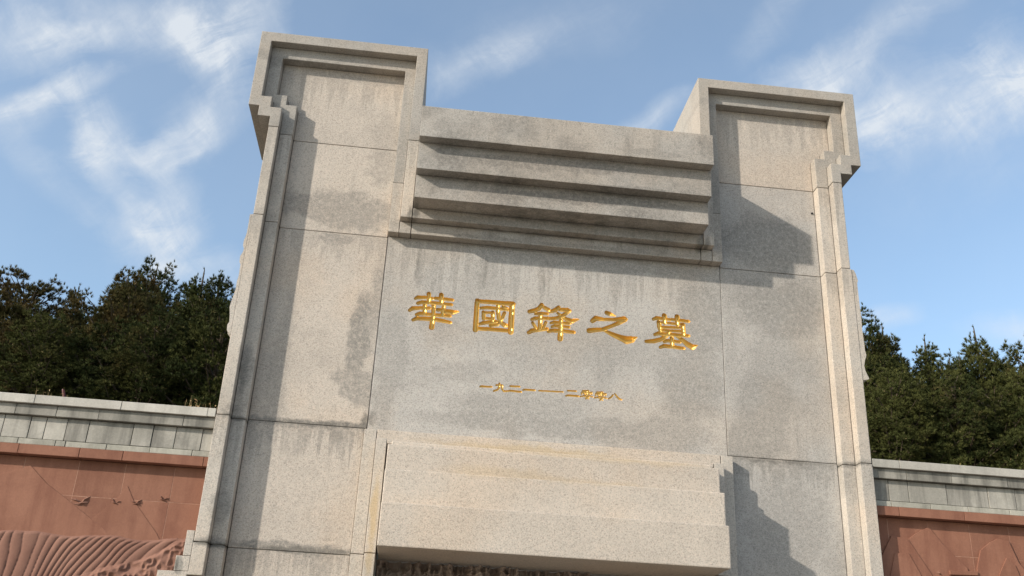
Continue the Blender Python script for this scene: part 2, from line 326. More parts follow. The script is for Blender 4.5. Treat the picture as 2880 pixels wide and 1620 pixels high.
for s in (-1, 1):
    # outer frame (front plane)
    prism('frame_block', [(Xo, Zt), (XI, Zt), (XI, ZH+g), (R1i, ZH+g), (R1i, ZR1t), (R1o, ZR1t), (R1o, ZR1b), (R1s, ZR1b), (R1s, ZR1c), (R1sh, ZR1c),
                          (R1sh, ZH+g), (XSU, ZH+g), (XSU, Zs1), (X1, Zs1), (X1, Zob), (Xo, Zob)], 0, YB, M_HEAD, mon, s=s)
    prism('frame_block', rect(R1sh, XSU, ZS2, ZH), 0, YB, M_FRAME, mon, s=s)
    prism('frame_block', rect(R1sh, XS, ZJ3F, ZS2), 0, YB, M_FRAME, mon, s=s)
    prism('frame_block', rect(R1sh-.004, XS+.004, ZJ4, ZJ3F), -.003, YB, M_FRAME, mon, s=s)
    prism('frame_block', rect(1.576, R1i, ZF1, ZH), 0, .6, M_FRAME, mon, s=s)
    prism('base_block', [(R1sh, ZJ4-g), (R1sh, 1.085), (3.237, 1.085), (3.237, .80), (3.37, .80), (3.37, GZ), (3.78, GZ), (3.78, .62), (3.62, .62), (3.62, .86), (3.4928, .86), (3.4928, 1.109), (3.229, 1.109+g), (3.229, ZJ4-g)],
          0, YB, M_FRAME, mon, s=s)
    prism('step_stone', rect(3.229, 3.3018, 1.246, 1.473, .0015), 0.002, YB-.1, M_FRAME, mon, s=s)
    prism('step_stone', rect(3.229, 3.3575, 1.113, 1.246, .0015), 0.001, YB-.1, M_FRAME, mon, s=s)
    # second frame
    a = .003
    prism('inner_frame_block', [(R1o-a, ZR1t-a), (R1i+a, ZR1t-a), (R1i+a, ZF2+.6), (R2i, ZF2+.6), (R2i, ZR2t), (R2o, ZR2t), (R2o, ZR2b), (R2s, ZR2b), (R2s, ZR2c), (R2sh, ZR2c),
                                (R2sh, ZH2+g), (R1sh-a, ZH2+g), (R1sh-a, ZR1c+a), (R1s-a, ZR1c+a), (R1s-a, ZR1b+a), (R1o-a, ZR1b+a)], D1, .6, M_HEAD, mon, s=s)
    prism('inner_frame_block', rect(R1i, R2i, ZF2, ZF2+.6), D1, .6, M_FRAME, mon, s=s)
    for z0, z1 in ((ZS2-.02, ZH2), (ZJ3F, ZS2-.02), (ZJ4, ZJ3F)):
        prism('inner_frame_block', rect(R2sh, R1sh, z0, z1), D1, .6, M_FRAME, mon, s=s)
    prism('inner_frame_block', [(R2sh+g, ZJ4-g), (R2sh+g, .98), (3.10, .98), (3.10, .7), (3.234, .7), (3.234, 1.082), (R1sh-g, 1.082), (R1sh-g, ZJ4-g)], D1, .6, M_FRAME, mon, s=s)
    # recessed panel slabs
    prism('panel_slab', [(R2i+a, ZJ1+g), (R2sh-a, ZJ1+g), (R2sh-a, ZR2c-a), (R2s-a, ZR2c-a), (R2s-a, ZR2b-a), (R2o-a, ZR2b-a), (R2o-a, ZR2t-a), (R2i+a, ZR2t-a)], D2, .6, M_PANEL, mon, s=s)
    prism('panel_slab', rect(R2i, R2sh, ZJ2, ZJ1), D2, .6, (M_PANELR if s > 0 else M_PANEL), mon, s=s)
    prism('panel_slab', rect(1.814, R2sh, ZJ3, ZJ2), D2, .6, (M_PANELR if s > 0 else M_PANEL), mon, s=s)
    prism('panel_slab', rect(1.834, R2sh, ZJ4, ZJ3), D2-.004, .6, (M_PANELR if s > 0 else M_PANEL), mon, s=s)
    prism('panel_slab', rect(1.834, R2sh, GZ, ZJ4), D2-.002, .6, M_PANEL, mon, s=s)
    prism('core', [(1.60, GZ), (3.20, GZ), (3.20, 5.7), (3.0, 5.9), (3.0, 6.9), (1.72, 6.9), (1.72, 5.0), (1.60, 5.0)], .605, YB-.02, M_CORE, mon, 0, s=s)
    prism('joint_mortar', rect(1.83, 2.95, GZ, 6.0), D2+.010, D2+.014, M_JOINT, mon, 0, s=s)
    prism('joint_mortar', rect(R1sh+.02, 3.19, 1.2, 5.9), .010, .014, M_JOINT, mon, 0, s=s)
    prism('joint_mortar', rect(R2sh+.02, R1sh-.02, 1.2, 5.9), D1+.010, D1+.014, M_JOINT, mon, 0, s=s)
    # strips beside the lower lintel
    for z0, z1 in ((ZJ4, 2.561), (GZ, ZJ4)):
        prism('jamb_strip', rect(1.706, 1.832, z0, z1), D1, .6, M_STRIP, mon, s=s)
        prism('jamb_strip', rect(1.598, 1.704, z0, ST if z1 > 2 else z1), 0, .6, M_STRIP, mon, s=s)
bm = bmesh.new(); bmesh.ops.create_cone(bm, cap_ends=True, segments=10, radius1=.014, radius2=.011, depth=.012, matrix=Matrix.Translation((2.926, D2-.004, 5.487)) @ Matrix.Rotation(math.pi/2, 4, 'X'))
link('hole_shade_disc', bm_done(bm, 'hole_shade_disc'), M_DARK, mon, 'small round black disc for the dark of a drill hole in the right panel')  # raised black disc; the dark inside of a hole put into its colour
# cornice bands of the upper lintel and its ledges
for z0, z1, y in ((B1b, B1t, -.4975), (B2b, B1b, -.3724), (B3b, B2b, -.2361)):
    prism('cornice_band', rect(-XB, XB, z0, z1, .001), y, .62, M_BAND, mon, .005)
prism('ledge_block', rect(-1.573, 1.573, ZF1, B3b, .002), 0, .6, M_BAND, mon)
prism('ledge_block', rect(-1.573, 1.573, ZF2, ZF1, .002), D1, .6, M_BAND, mon)
for s in (-1, 1): prism('ledge_block', rect(1.576, R1i, ZF2, ZF1, .002), D1, .6, M_BAND, mon, s=s)
prism('core', [(-1.59, 2.3), (1.59, 2.3), (1.59, 5.0), (-1.59, 5.0)], .63, YB-.02, M_CORE, mon, 0)
prism('core', [(-1.7, 5.0), (1.7, 5.0), (1.7, 5.75), (-1.7, 5.75)], .63, YB-.02, M_CORE, mon, 0)
# lower lintel: nested courses stepping out downwards
prism('lintel_tier', rect(-1.704, 1.704, ST, 2.561, .001), D1, .6, M_TIER, mon)
prism('lintel_tier', [(-1.596, 2.40), (1.596, 2.40), (1.596, ST-.002), (-1.596, ST-.002)], 0, .6, M_TIER, mon)
for z0, z1, y in ((2.2404, 2.399, -.115), (2.0769, 2.3404, -.2278), (1.7571, 2.0769, -.3607), (1.3729, 1.7571, -.4551)):
    if y == -.115: prism('lintel_tier', rect(-1.55, 1.55, 2.3415, z1, .0005), y, .6, M_TIER, mon, .011)
    else: prism('lintel_tier', rect(-XT, XT, z0, z1, .0005), y, .6, M_TIER, mon, .011)

# ---- inscription slab with carved (sunken) gilded characters
GLY = {'hua':[[(-1461,4015,15.0),(-1440,4030,21.2),(-1345,4038,17.5),(-1279,4033,13.8)],[(-1254,4038,17.6),(-1173,4037,18.9),(-1076,4034,17.6)],[(-1328,4083,21.3),(-1319,3985,21.3)],[(-1198,4082,23.9),(-1189,3992,21.3)],[(-1432,3964,18.7),(-1390,3981,20.0),(-1239,3983,18.8),(-1083,3980,17.6)],[(-1509,3877,17.4),(-1481,3902,23.6),(-1395,3915,18.7),(-1310,3920,18.7)],[(-1224,3911,17.5),(-1163,3912,17.5)],[(-1176,3873,12.5),(-1142,3901,25.0),(-1067,3897,27.6),(-1004,3908,7.5)],[(-1268,3957,22.5),(-1264,3843,19.9)],[(-1359,3954,22.5),(-1355,3856,19.9)],[(-1163,3961,21.3),(-1167,3860,20.0)],[(-1433,3836,18.6),(-1399,3851,21.1),(-1259,3850,18.7),(-1088,3851,16.2)],[(-1465,3773,17.3),(-1425,3796,22.3),(-1265,3801,21.1),(-1154,3791,19.9),(-1078,3779,16.2)],[(-1261,3838,21.2),(-1266,3778,24.8),(-1268,3708,27.2)]],'guo':[[(-816,4052,25.3),(-818,3873,26.4),(-816,3725,28.8)],[(-818,4048,21.5),(-635,4048,24.1),(-435,4051,24.2)],[(-446,4048,28.1),(-448,3886,30.4),(-448,3731,30.2)],[(-807,3738,21.3),(-628,3744,20.1),(-449,3742,18.9)],[(-773,3971,16.4),(-713,3982,19.0),(-590,3982,17.8),(-483,3978,16.5)],[(-745,3927,18.9),(-736,3856,21.4)],[(-745,3925,15.1),(-638,3928,15.2)],[(-645,3933,20.2),(-644,3848,20.2)],[(-736,3860,16.4),(-640,3861,15.1)],[(-776,3789,15.0),(-738,3807,21.4),(-603,3834,17.6)],[(-595,4020,21.6),(-594,3949,21.5),(-577,3874,22.7),(-552,3827,22.7),(-515,3803,25.2),(-479,3795,15.1)],[(-524,3939,19.0),(-540,3888,17.7),(-558,3843,16.4),(-591,3802,20.1),(-663,3784,17.6)],[(-543,4011,15.3),(-497,3995,12.7)]],'feng':[[(-134,4069,21.8),(-163,4021,24.3),(-203,3997,24.3),(-261,3979,21.7)],[(-123,4050,18.0),(-60,4017,23.1)],[(-196,3957,15.3),(-140,3969,19.2),(-69,3971,16.6)],[(-143,3957,23.0),(-144,3788,22.9)],[(-234,3891,15.3),(-195,3908,21.7),(-62,3920,19.2)],[(-223,3857,16.5),(-185,3800,17.8)],[(-83,3875,15.3),(-109,3807,16.5)],[(-259,3742,20.2),(-225,3767,24.1),(-149,3784,21.6),(-68,3800,17.8)],[(47,4058,19.3),(12,4021,24.4),(-39,3997,18.0)],[(63,4031,20.6),(141,4036,21.9),(164,4027,20.6),(121,3987,20.6),(81,3956,20.5),(20,3928,19.2),(-46,3918,17.9)],[(39,3990,14.1),(86,3956,16.7),(133,3928,21.8),(190,3911,27.0),(262,3937,7.7)],[(-29,3869,14.0),(1,3881,17.9),(170,3882,15.4)],[(-18,3829,14.0),(12,3842,16.6),(163,3840,15.4)],[(-54,3771,16.5),(-17,3787,21.6),(96,3793,20.4),(218,3788,17.9)],[(76,3917,23.1),(77,3813,25.5),(72,3702,29.2)]],'zhi':[[(563,4042,23.4),(597,4031,23.4),(654,4015,6.5)],[(411,3934,24.5),(447,3967,29.8),(535,3963,18.1),(639,3970,19.5),(748,3987,29.9)],[(758,3985,30.0),(691,3935,23.4),(608,3891,19.4),(516,3846,20.6),(433,3833,25.7),(377,3821,28.3)],[(526,3843,12.9),(609,3807,23.2),(702,3774,31.0),(779,3751,43.9),(831,3761,36.2),(888,3793,6.5)]],'mu':[[(1067,4014,17.0),(1101,4030,22.3),(1174,4030,18.4),(1250,4025,15.8)],[(1266,4030,15.8),(1353,4027,19.8),(1450,4024,17.2)],[(1186,4067,26.3),(1192,3984,22.3)],[(1325,4066,27.7),(1328,3980,23.7)],[(1126,3984,24.9),(1131,3934,24.9),(1141,3891,19.6)],[(1137,3983,13.1),(1299,3983,14.5),(1399,3981,14.5)],[(1386,3977,25.0),(1394,3875,22.3)],[(1157,3932,15.7),(1377,3944,14.5)],[(1162,3896,15.7),(1376,3902,14.4)],[(1080,3839,16.9),(1119,3857,22.2),(1244,3855,19.6),(1446,3857,17.1)],[(1232,3883,22.2),(1208,3837,22.2),(1144,3790,23.4),(1066,3764,24.7),(986,3754,18.1)],[(1317,3841,11.8),(1374,3808,22.2),(1430,3763,30.1),(1482,3735,31.4),(1537,3759,6.5)],[(1178,3766,14.3),(1212,3782,19.5),(1352,3781,17.0)],[(1264,3817,22.2),(1265,3727,22.1)],[(1138,3701,16.9),(1180,3721,22.1),(1283,3718,19.5),(1390,3711,16.9)]],'one':[[(-731,3110,8.0),(-720,3116,9.6),(-613,3119,8.8)]],'nine':[[(-536,3161,9.7),(-536,3118,10.5),(-551,3094,9.7),(-590,3076,8.8)],[(-569,3142,8.1),(-505,3145,9.7),(-508,3110,9.7),(-489,3083,9.7),(-452,3087,8.9)]],'two':[[(-424,3142,8.9),(-329,3145,8.9)],[(-442,3088,8.1),(-424,3094,9.7),(-311,3091,9.7)]],'one_b':[[(-291,3111,8.1),(-276,3118,9.7),(-172,3119,8.9)]],'dash':[[(-130,3118,7.3),(-26,3122,7.3),(116,3126,7.3)]],'two_b':[[(166,3143,8.2),(252,3145,8.2)],[(149,3087,8.2),(168,3093,9.8),(280,3093,9.8)]],'zero':[[(321,3156,7.4),(384,3160,7.4)],[(313,3140,7.4),(417,3145,7.4)],[(313,3140,7.4),(310,3118,7.4)],[(415,3145,8.2),(412,3123,6.6)],[(364,3158,9.0),(365,3124,8.2)],[(332,3128,7.4),(345,3126,6.6)],[(384,3131,7.4),(397,3128,6.6)],[(363,3119,7.4),(339,3103,8.2),(298,3091,6.5)],[(365,3117,7.4),(391,3106,8.2),(426,3098,6.6)],[(342,3095,6.6),(385,3095,7.4),(356,3071,7.4)],[(357,3083,5.7),(385,3075,5.7)]],'zero_b':[[(466,3153,7.4),(529,3157,7.4)],[(458,3137,7.4),(562,3142,7.4)],[(458,3137,7.4),(455,3114,7.4)],[(560,3142,8.2),(557,3119,6.6)],[(509,3154,9.1),(509,3120,8.2)],[(476,3125,7.4),(489,3122,6.6)],[(529,3127,7.4),(542,3125,6.6)],[(508,3115,7.4),(483,3100,8.2),(442,3088,6.6)],[(509,3114,7.4),(536,3102,8.2),(570,3094,6.6)],[(487,3092,6.6),(529,3092,7.4),(500,3067,7.4)],[(501,3079,5.7),(529,3071,5.7)]],'eight':[[(636,3136,8.2),(618,3111,9.1),(590,3093,7.4)],[(656,3151,7.4),(677,3122,9.1),(701,3099,11.5),(725,3093,6.6)]]}
XJ = 1.811; SZ0, SZ1 = 2.565, ZF2-.003
def depth_field(X, Z, strokes, fac):
    dep = np.zeros_like(X)
    for st in strokes:
        st = [(x/1000, z/1000, w/1000) for x, z, w in st]
        for (x0, z0, w0), (x1, z1, w1) in zip(st[:-1], st[1:]):
            dx, dz = x1-x0, z1-z0; L2 = dx*dx+dz*dz+1e-12
            t = np.clip(((X-x0)*dx+(Z-z0)*dz)/L2, 0, 1)
            w = w0+(w1-w0)*t
            r = np.hypot(X-x0-t*dx, Z-z0-t*dz)/w
            dep = np.maximum(dep, np.where(r < 1, np.sqrt(np.maximum(1-r*r, 0))*w*fac, 0))
    return dep
slab_parts = []; chars = []
def text_patch(x0, x1, z0, z1, step, names, fac, rough=0):
    nx = int(round((x1-x0)/step)); nz = int(round((z1-z0)/step))
    X, Z = np.meshgrid(np.linspace(x0, x1, nx+1), np.linspace(z0, z1, nz+1))
    tot = np.zeros_like(X); own = np.full(X.shape, -1)
    for i, n in enumerate(names):
        dd = depth_field(X, Z, GLY[n], fac); own = np.where(dd > tot, i, own); tot = np.maximum(tot, dd)
    for e in (0, -1): tot[e, :] = 0; tot[:, e] = 0
    Y = D2 + tot
    qd = np.stack([tot[:-1, :-1], tot[:-1, 1:], tot[1:, 1:], tot[1:, :-1]], -1)
    qo = np.stack([own[:-1, :-1], own[:-1, 1:], own[1:, 1:], own[1:, :-1]], -1).max(-1)
    gold = (qd > 0).sum(-1) >= 2
    slab_parts.append((X, Y, Z, ~gold))
    for i, n in enumerate(names): chars.append((n, X, Y, Z, gold & (qo == i)))
TB = (-1.62, 1.64, 3.66, 4.22); DB = (-.86, .82, 2.96, 3.22)
text_patch(*TB, .0034, ['hua', 'guo', 'feng', 'zhi', 'mu'], 1.4)
text_patch(*DB, .0025, ['one', 'nine', 'two', 'one_b', 'dash', 'two_b', 'zero', 'zero_b', 'eight'], 1.3)
co = []; fc = []
def quad(p): 
    k = len(co); co.extend(p); fc.append((k, k+1, k+2, k+3))
def fr(x0, x1, z0, z1): quad([(x0, D2, z0), (x1, D2, z0), (x1, D2, z1), (x0, D2, z1)])
x0, x1 = -XJ, XJ
fr(x0, x1, SZ0, DB[2]); fr(x0, DB[0], DB[2], DB[3]); fr(DB[1], x1, DB[2], DB[3]); fr(x0, x1, DB[3], TB[2])
fr(x0, TB[0], TB[2], TB[3]); fr(TB[1], x1, TB[2], TB[3]); fr(x0, x1, TB[3], SZ1)
yb = .6
quad([(x0, yb, SZ1), (x1, yb, SZ1), (x1, yb, SZ0), (x0, yb, SZ0)])
quad([(x0, D2, SZ0), (x0, D2, SZ1), (x0, yb, SZ1), (x0, yb, SZ0)]); quad([(x1, D2, SZ1), (x1, D2, SZ0), (x1, yb, SZ0), (x1, yb, SZ1)])
quad([(x0, D2, SZ1), (x1, D2, SZ1), (x1, yb, SZ1), (x0, yb, SZ1)]); quad([(x0, yb, SZ0), (x1, yb, SZ0), (x1, D2, SZ0), (x0, D2, SZ0)])
allco = [np.array(co, float)]; allf = [np.array(fc)]; off = len(co)
for X, Y, Z, keep in slab_parts:
    h, w = X.shape; idx = np.arange(h*w).reshape(h, w)
    q = np.stack([idx[:-1, :-1], idx[:-1, 1:], idx[1:, 1:], idx[1:, :-1]], -1)[keep]
    u, inv = np.unique(q.reshape(-1), return_inverse=True)
    allco.append(np.stack([X, Y, Z], -1).reshape(-1, 3)[u]); allf.append(inv.reshape(-1, 4)+off); off += len(u)
slab = link('inscription_slab', arr_mesh('inscription_slab', np.concatenate(allco), np.concatenate(allf)), M_INSC, mon)
for n, X, Y, Z, keep in chars:
    o = link('gilded_character' if n not in ('dash',) else 'gilded_dash', grid_mesh('gilded_character', X, Y, Z, keep), M_GOLD, slab)
    o.data.polygons.foreach_set('use_smooth', np.ones(len(o.data.polygons), bool))

# ---- relief under the lower lintel, in the shade
xs = np.arange(-1.597, 1.598, .009); zs = np.arange(.45, 1.372, .009)
X, Z = np.meshgrid(xs, zs)
rr = np.zeros_like(X)
for k, (sc, am) in enumerate(((7, 1.0), (15, .8), (28, .5))):
    nz = vnoise(X*sc*1.5+40, Z*sc*.75+40, 11+k); rr += am*(1-np.abs(2*nz-1))**1.6
rr += .55*vnoise(X*3+9, Z*2+9, 31)
rr = np.clip(rr-1.0, 0, 1.6)
Y = .46-.15*rr
link('relief_panel', grid_mesh('relief_panel', X, Y, Z), M_RELIEF, mon, 'dark brown carved relief in the shade below the lintel')
prism('relief_panel', rect(-1.597, 1.597, GZ, .449), .36, .6, M_RELIEF, mon)

# ---- carved edges on the outer side faces of the shafts
LP = [(4.706, .016), (4.62, .014), (4.5, .014), (4.44, .022), (4.40, .031), (4.35, .030), (4.32, .016), (4.27, .020), (4.22, .040), (4.16, .036), (4.14, .022), (4.0, .020), (3.94, .028), (3.86, .026), (3.78, .038), (3.70, .050), (3.66, .054), (3.58, .040), (3.50, .032), (3.47, .046), (3.41, .040), (3.375, .004)]
RP = [(4.706, .020), (4.66, .040), (4.58, .056), (4.55, .046), (4.52, .044), (4.3, .046), (4.16, .050), (4.0, .046), (3.86, .052), (3.775, .052), (3.72, .062), (3.66, .040), (3.60, .026), (3.54, .034), (3.47, .064), (3.455, .066), (3.442, .006)]
for s, prof in ((-1, LP), (1, RP)):
    zz = np.array([p[0] for p in prof][::-1]); tt = np.array([p[1] for p in prof][::-1])
    zg = np.linspace(zz[0], zz[-1], 150); yg = np.concatenate([[.0015], np.linspace(.012, 1.0, 70)])
    Yg, Zg = np.meshgrid(yg, zg)
    T = np.interp(Zg, zz, tt)
    fade = np.clip(Yg/.25, 0, 1)
    T2 = .012+.05*np.clip(vnoise(Yg*9+5, Zg*7+5, 41)*1.6-.4, 0, 1)
    Tg = np.minimum(T*(1-fade)+np.minimum(T2, T+.012)*fade, T+.004); Tg[:, 0] = T[:, 0]-.002; Tg[:, -1] = 0
    Xg = XS+.0015+Tg
    # front cap: strip from shaft edge to profile
    bm = bmesh.new(); h, w = Xg.shape
    V = [[bm.verts.new((s*Xg[i, j], Yg[i, j], Zg[i, j])) for j in range(w)] for i in range(h)]
    F = [bm.verts.new((s*(XS-.001), .0015, zg[i])) for i in range(h)]
    for i in range(h-1):
        bm.faces.new((F[i], F[i+1], V[i+1][0], V[i][0]))
        for j in range(w-1): bm.faces.new((V[i][j], V[i+1][j], V[i+1][j+1], V[i][j+1]))
    for e in (0, h-1):
        Bk = bm.verts.new((s*(XS-.001), 1.0, zg[e])); bm.faces.new([F[e]]+V[e]+[Bk])
    bmesh.ops.recalc_face_normals(bm, faces=bm.faces)
    link('side_carving', bm_done(bm, 'side_carving'), M_FRAME, mon)

# ------------------------------------------------------------------ relief walls on both sides
def stones(name, x0, x1, joints, z0, z1, y, mat, parent, yb=.5, gap=.004, bev=.004, tilt=.004):
    xs = [x0]+sorted(j for j in joints if x0 < j < x1)+[x1]
    for a, c in zip(xs[:-1], xs[1:]):
        j = random.uniform(-tilt, tilt)
        prism(name, rect(a, c, z0, z1, gap*.5), y+j, yb, mat, parent, bev)
WL = -9.2; WR = 9.4
def more(lst, lo, hi, step):
    out = list(lst); x = min(lst)-step if lo < min(lst) else None
    x = min(lst)
    while x-step*.7 > lo: x -= step*random.uniform(.75, 1.3); out.append(x)
    x = max(lst)
    while x+step*.7 < hi: x += step*random.uniform(.75, 1.3); out.append(x)
    return out
Zc, Zcb, Zfb, Zbb, Ztb, Zrb, Zrow = 2.618, 2.532, 2.431, 2.218, 2.160, 2.067, 1.733
conv = lambda x: -1.2983+(x+1.2983)*.9027
for s in (-1, 1):
    w = empty('relief_wall', 'red sandstone relief wall under grey stone coping, running off left of the monument with carved birds' if s < 0 else 'red sandstone relief wall under grey stone coping, right of the monument with carved peaks', 'wall', ((WL if s < 0 else 4.8), .3, GZ))
    lo, hi = (WL, -3.232) if s < 0 else (3.232, WR)
    J = dict(cap=[-4.408, -3.525], fas=[-5.462, -5.051, -4.625, -3.762], blk=[-5.564, -5.3, -5.146, -4.935, -4.713, -4.264, -4.061, -3.827], thin=[-5.376, -5.003, -4.904, -4.493, -4.056, -3.626], red=[-5.343, -4.739, -4.306]) if s < 0 else \
        dict(cap=[4.034, 5.6], fas=[4.12, 4.645, 5.3], blk=[4.148, 4.594, 5.078, 5.4], thin=[3.929, 4.381, 4.817, 5.3], red=[4.0, 4.75, 5.5])
    J = {k: [conv(v) for v in q] for k, q in J.items()}
    stones('cap_stone', lo, hi, more(J['cap'], lo, hi, .85), Zcb, Zc, .004, M_CAP, w, tilt=.002)
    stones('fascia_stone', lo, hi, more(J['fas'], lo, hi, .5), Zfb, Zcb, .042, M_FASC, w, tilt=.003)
    stones('wall_block', lo, hi, more(J['blk'], lo, hi, .27), Zbb, Zfb, .088, M_GREY, w, gap=.006)
    stones('course_stone', lo, hi, more(J['thin'], lo, hi, .42), Ztb, Zbb, .078, M_COURSE, w, gap=.005)
    stones('red_ledge_stone', lo, hi, more(J['red'], lo, hi, .75), Zrb, Ztb, .058, M_RED, w, tilt=.001)
    cols = [conv(v) for v in ((-6.8, -6.3, -5.8, -5.286, -4.747, -4.279, -3.783) if s < 0 else (3.9, 4.36, 4.84, 5.3, 5.8, 6.3, 6.8, 7.4))]
    for z0, z1 in ((Zrow, Zrb), (1.33, Zrow), (.93, 1.33), (.5, .93)):
        stones('red_slab', lo, hi, more(cols, lo, hi, .5), z0, z1, .155, M_RED, w, gap=.005, bev=.001, tilt=.0008)
    prism('mortar_bed', rect(lo, hi, .5, 2.06, .003), 0.1562, .1595, M_MORT, w, 0)
    prism('footing', rect(lo, hi, GZ, .5, 0), .15, .5, M_RED, w, 0)
    prism('core', rect(lo, hi, .5, 2.6, .003), .501, .7, M_CORE, w, 0)
    if s < 0:
        # carved folds and rocks at the foot
        xs = np.arange(-5.6, -3.236, .006); zs = np.arange(.62, 1.43, .006)
        X, Z = np.meshgrid(xs, zs)
        top = 1.385+.012*np.sin(X*9)+.015*vnoise(X*14+30, X*0+3, 5)+.02*np.clip((X+3.7)/.4, 0, 1)
        dz = np.maximum(top-Z, 0)
        Aq = np.interp(X, [-5.6, -4.95, -4.62, -4.3, -3.2], [.02, .06, .16, .50, .75])
        S = X+Aq*np.sqrt(dz)*1.05+.05*(vnoise(X*2.2+17, Z*2.2+17, 44)-.5)+.02*np.sin(dz*9+X*5)+.035*(vnoise(X*5+7, Z*5+7, 8)-.5)
        ph = S/.088+1.5*vnoise(S*4+3, S*0+2, 9)+.5*vnoise(X*3+8, Z*4+8, 19); fr_ = ph-np.floor(ph)
        fold = np.sin(np.pi*np.clip(fr_, 0, 1))**.42*(.75+.5*vnoise(np.floor(ph)*1.37+50, np.floor(ph)*0+4, 12))
        rock = 1.2*(1-np.abs(2*vnoise(X*9+60, Z*9+60, 21)-1))+.7*(1-np.abs(2*vnoise(X*22+60, Z*22+60, 22)-1))-.5
        lim = np.interp(X, [-4.95, -4.5, -4.25, -3.75, -3.45, -3.3], [.70, .95, 1.02, 1.16, 1.30, 1.40])
        lim = lim+.05*(vnoise(X*6+4, Z*6+4, 18)-.5)
        kf = np.clip((Z-lim)/.03+.5, 0, 1)
        hgt = np.where(dz > 0, (.010+.015*fold*np.clip(dz/.035, 0, 1))*kf+(.022+.032*rock)*(1-kf), -.02)
        hgt *= np.clip(dz/.02, 0, 1)*1.0
        hgt = np.where(dz <= 0, -.02, hgt)
        me = grid_mesh('carved_folds', X, .153-hgt, Z)
        me.polygons.foreach_set('use_smooth', np.ones(len(me.polygons), bool))
        link('carved_folds', me, M_CARVE, w, 'flowing carved folds above rough carved rocks')
        for (x, z, sc, fl) in ((-4.317, 1.672, 1.3, 1), (-4.018, 1.694, .8, -1), (-3.829, 1.700, .8, 1), (-3.597, 1.752, .75, -1)):
            bm = bmesh.new(); y = .154
            def leaf(pts, h):
                c = bm.verts.new((x+sc*fl*sum(p[0] for p in pts)/len(pts), y-h, z+sc*sum(p[1] for p in pts)/len(pts)))
                v = [bm.verts.new((x+sc*fl*p[0], y+.001, z+sc*p[1])) for p in pts]
                for i in range(len(v)): bm.faces.new((v[i], v[(i+1) % len(v)], c))
            leaf([(-.050, -.012), (-.02, -.020), (.035, -.004), (.052, .010), (.03, .016), (-.01, .006)], .026)
            leaf([(.0, .0), (.022, .012), (.055, .052), (.03, .046), (.005, .022)], .022)
            leaf([(-.012, .0), (-.005, .014), (-.045, .030), (-.078, .024), (-.045, .012)], .020)
            bmesh.ops.recalc_face_normals(bm, faces=bm.faces)
            link('carved_bird', bm_done(bm, 'carved_bird'), M_CARVE, w)
        plates = [([(-4.93, 1.93), (-4.84, 1.985), (-4.66, 1.83), (-4.45, 1.70), (-4.05, 1.44), (-3.95, 1.3), (-5.3, 1.3), (-5.3, 1.80)], .0045),
                  ([(-4.02, 1.72), (-3.94, 1.86), (-3.86, 1.73), (-3.6, 1.45), (-3.5, 1.3), (-4.4, 1.3), (-4.3, 1.42)], .0035)]
    else:
        k2 = lambda p: (conv(p[0]), p[1]*.9027)
        plates = [([(4.060, 1.2), (4.108, 2.062), (4.20, 2.13), (4.349, 2.208), (4.385, 2.195), (4.506, 2.038), (4.75, 1.80), (4.9, 1.2)], .012),
                  ([(3.70, 1.45), (3.767, 1.832), (3.922, 2.089), (4.0, 2.08), (4.108, 2.062), (4.325, 1.712), (4.42, 1.45)], .022),
                  ([(3.80, 1.40), (3.849, 1.646), (3.931, 1.902), (4.089, 1.912), (4.189, 1.713), (4.30, 1.40)], .032),
                  ([(4.83, 1.35), (4.86, 1.80), (4.93, 2.0), (5.05, 2.09), (5.15, 2.14), (5.276, 2.118), (5.353, 1.894), (5.5, 1.7), (5.6, 1.35)], .016),
                  ([(5.08, 1.35), (5.10, 1.75), (5.213, 1.935), (5.30, 1.86), (5.45, 1.35)], .028)]
        plates = [([k2(q) for q in p], t) for p, t in plates]
        prism('shade_line_strip', [k2(q) for q in ((4.53, 1.712), (4.53, 1.755), (4.85, 1.765), (4.85, 1.722))], .118, .152, M_RED, w, .004)  # added raised strip, stands in for the shadow line of a recess's top edge
        bm = bmesh.new(); x, z = k2((4.43, 1.715))
        v = [bm.verts.new((x+a, .152, z+c)) for a, c in ((-.05, .02), (-.02, .035), (.01, .0), (.03, -.02), (.0, -.015), (-.03, .0))]; c = bm.verts.new((x-.01, .12, z+.005))
        for i in range(6): bm.faces.new((v[i], v[(i+1) % 6], c))
        bmesh.ops.recalc_face_normals(bm, faces=bm.faces); link('carved_bird', bm_done(bm, 'carved_bird'), M_CARVE, w)
    for p, t in plates:
        prism('carved_mountain', p, .153-t, .153, M_RED, w, .003)

# ------------------------------------------------------------------ pines on the slope behind
def needle_mat(name, ca, cb, cc):
    m, b, p = mat_new(name)
    gn = b.n('ShaderNodeNewGeometry'); pos = gn.outputs['Position']; ri = gn.outputs['Random Per Island']
    oi = b.n('ShaderNodeObjectInfo').outputs['Random']
    c = b.mix(b.ramp(b.noise(pos, 1.6, 3), .42, .62), ca, cb)
    c = b.mix(b.math('MULTIPLY', b.ramp(b.noise(pos, .9, 4), .55, .70), b.ramp(ri, .3, .6)), c, cc)
    c = b.mix(b.ramp(oi, .55, .95, 0, .55), c, cb)
    c = b.mix(b.ramp(ri, .994, .998), c, (.26, .19, .10))
    k = b.math('ADD', b.math('ADD', .70, b.math('MULTIPLY', ri, .5)), b.math('MULTIPLY', oi, .25))
    c = b.mix(1.0, c, b.xyz(k, k, k), 'MULTIPLY')
    b.set(p.inputs['Base Color'], c); p.inputs['Roughness'].default_value = .7; p.inputs['Specular IOR Level'].default_value = .05
    return m
M_NEED = needle_mat('pine_needles', (.034, .043, .015), (.062, .066, .021), (.080, .064, .026))
M_NEEDB = needle_mat('browned_needles', (.060, .056, .020), (.092, .068, .026), (.13, .078, .036))
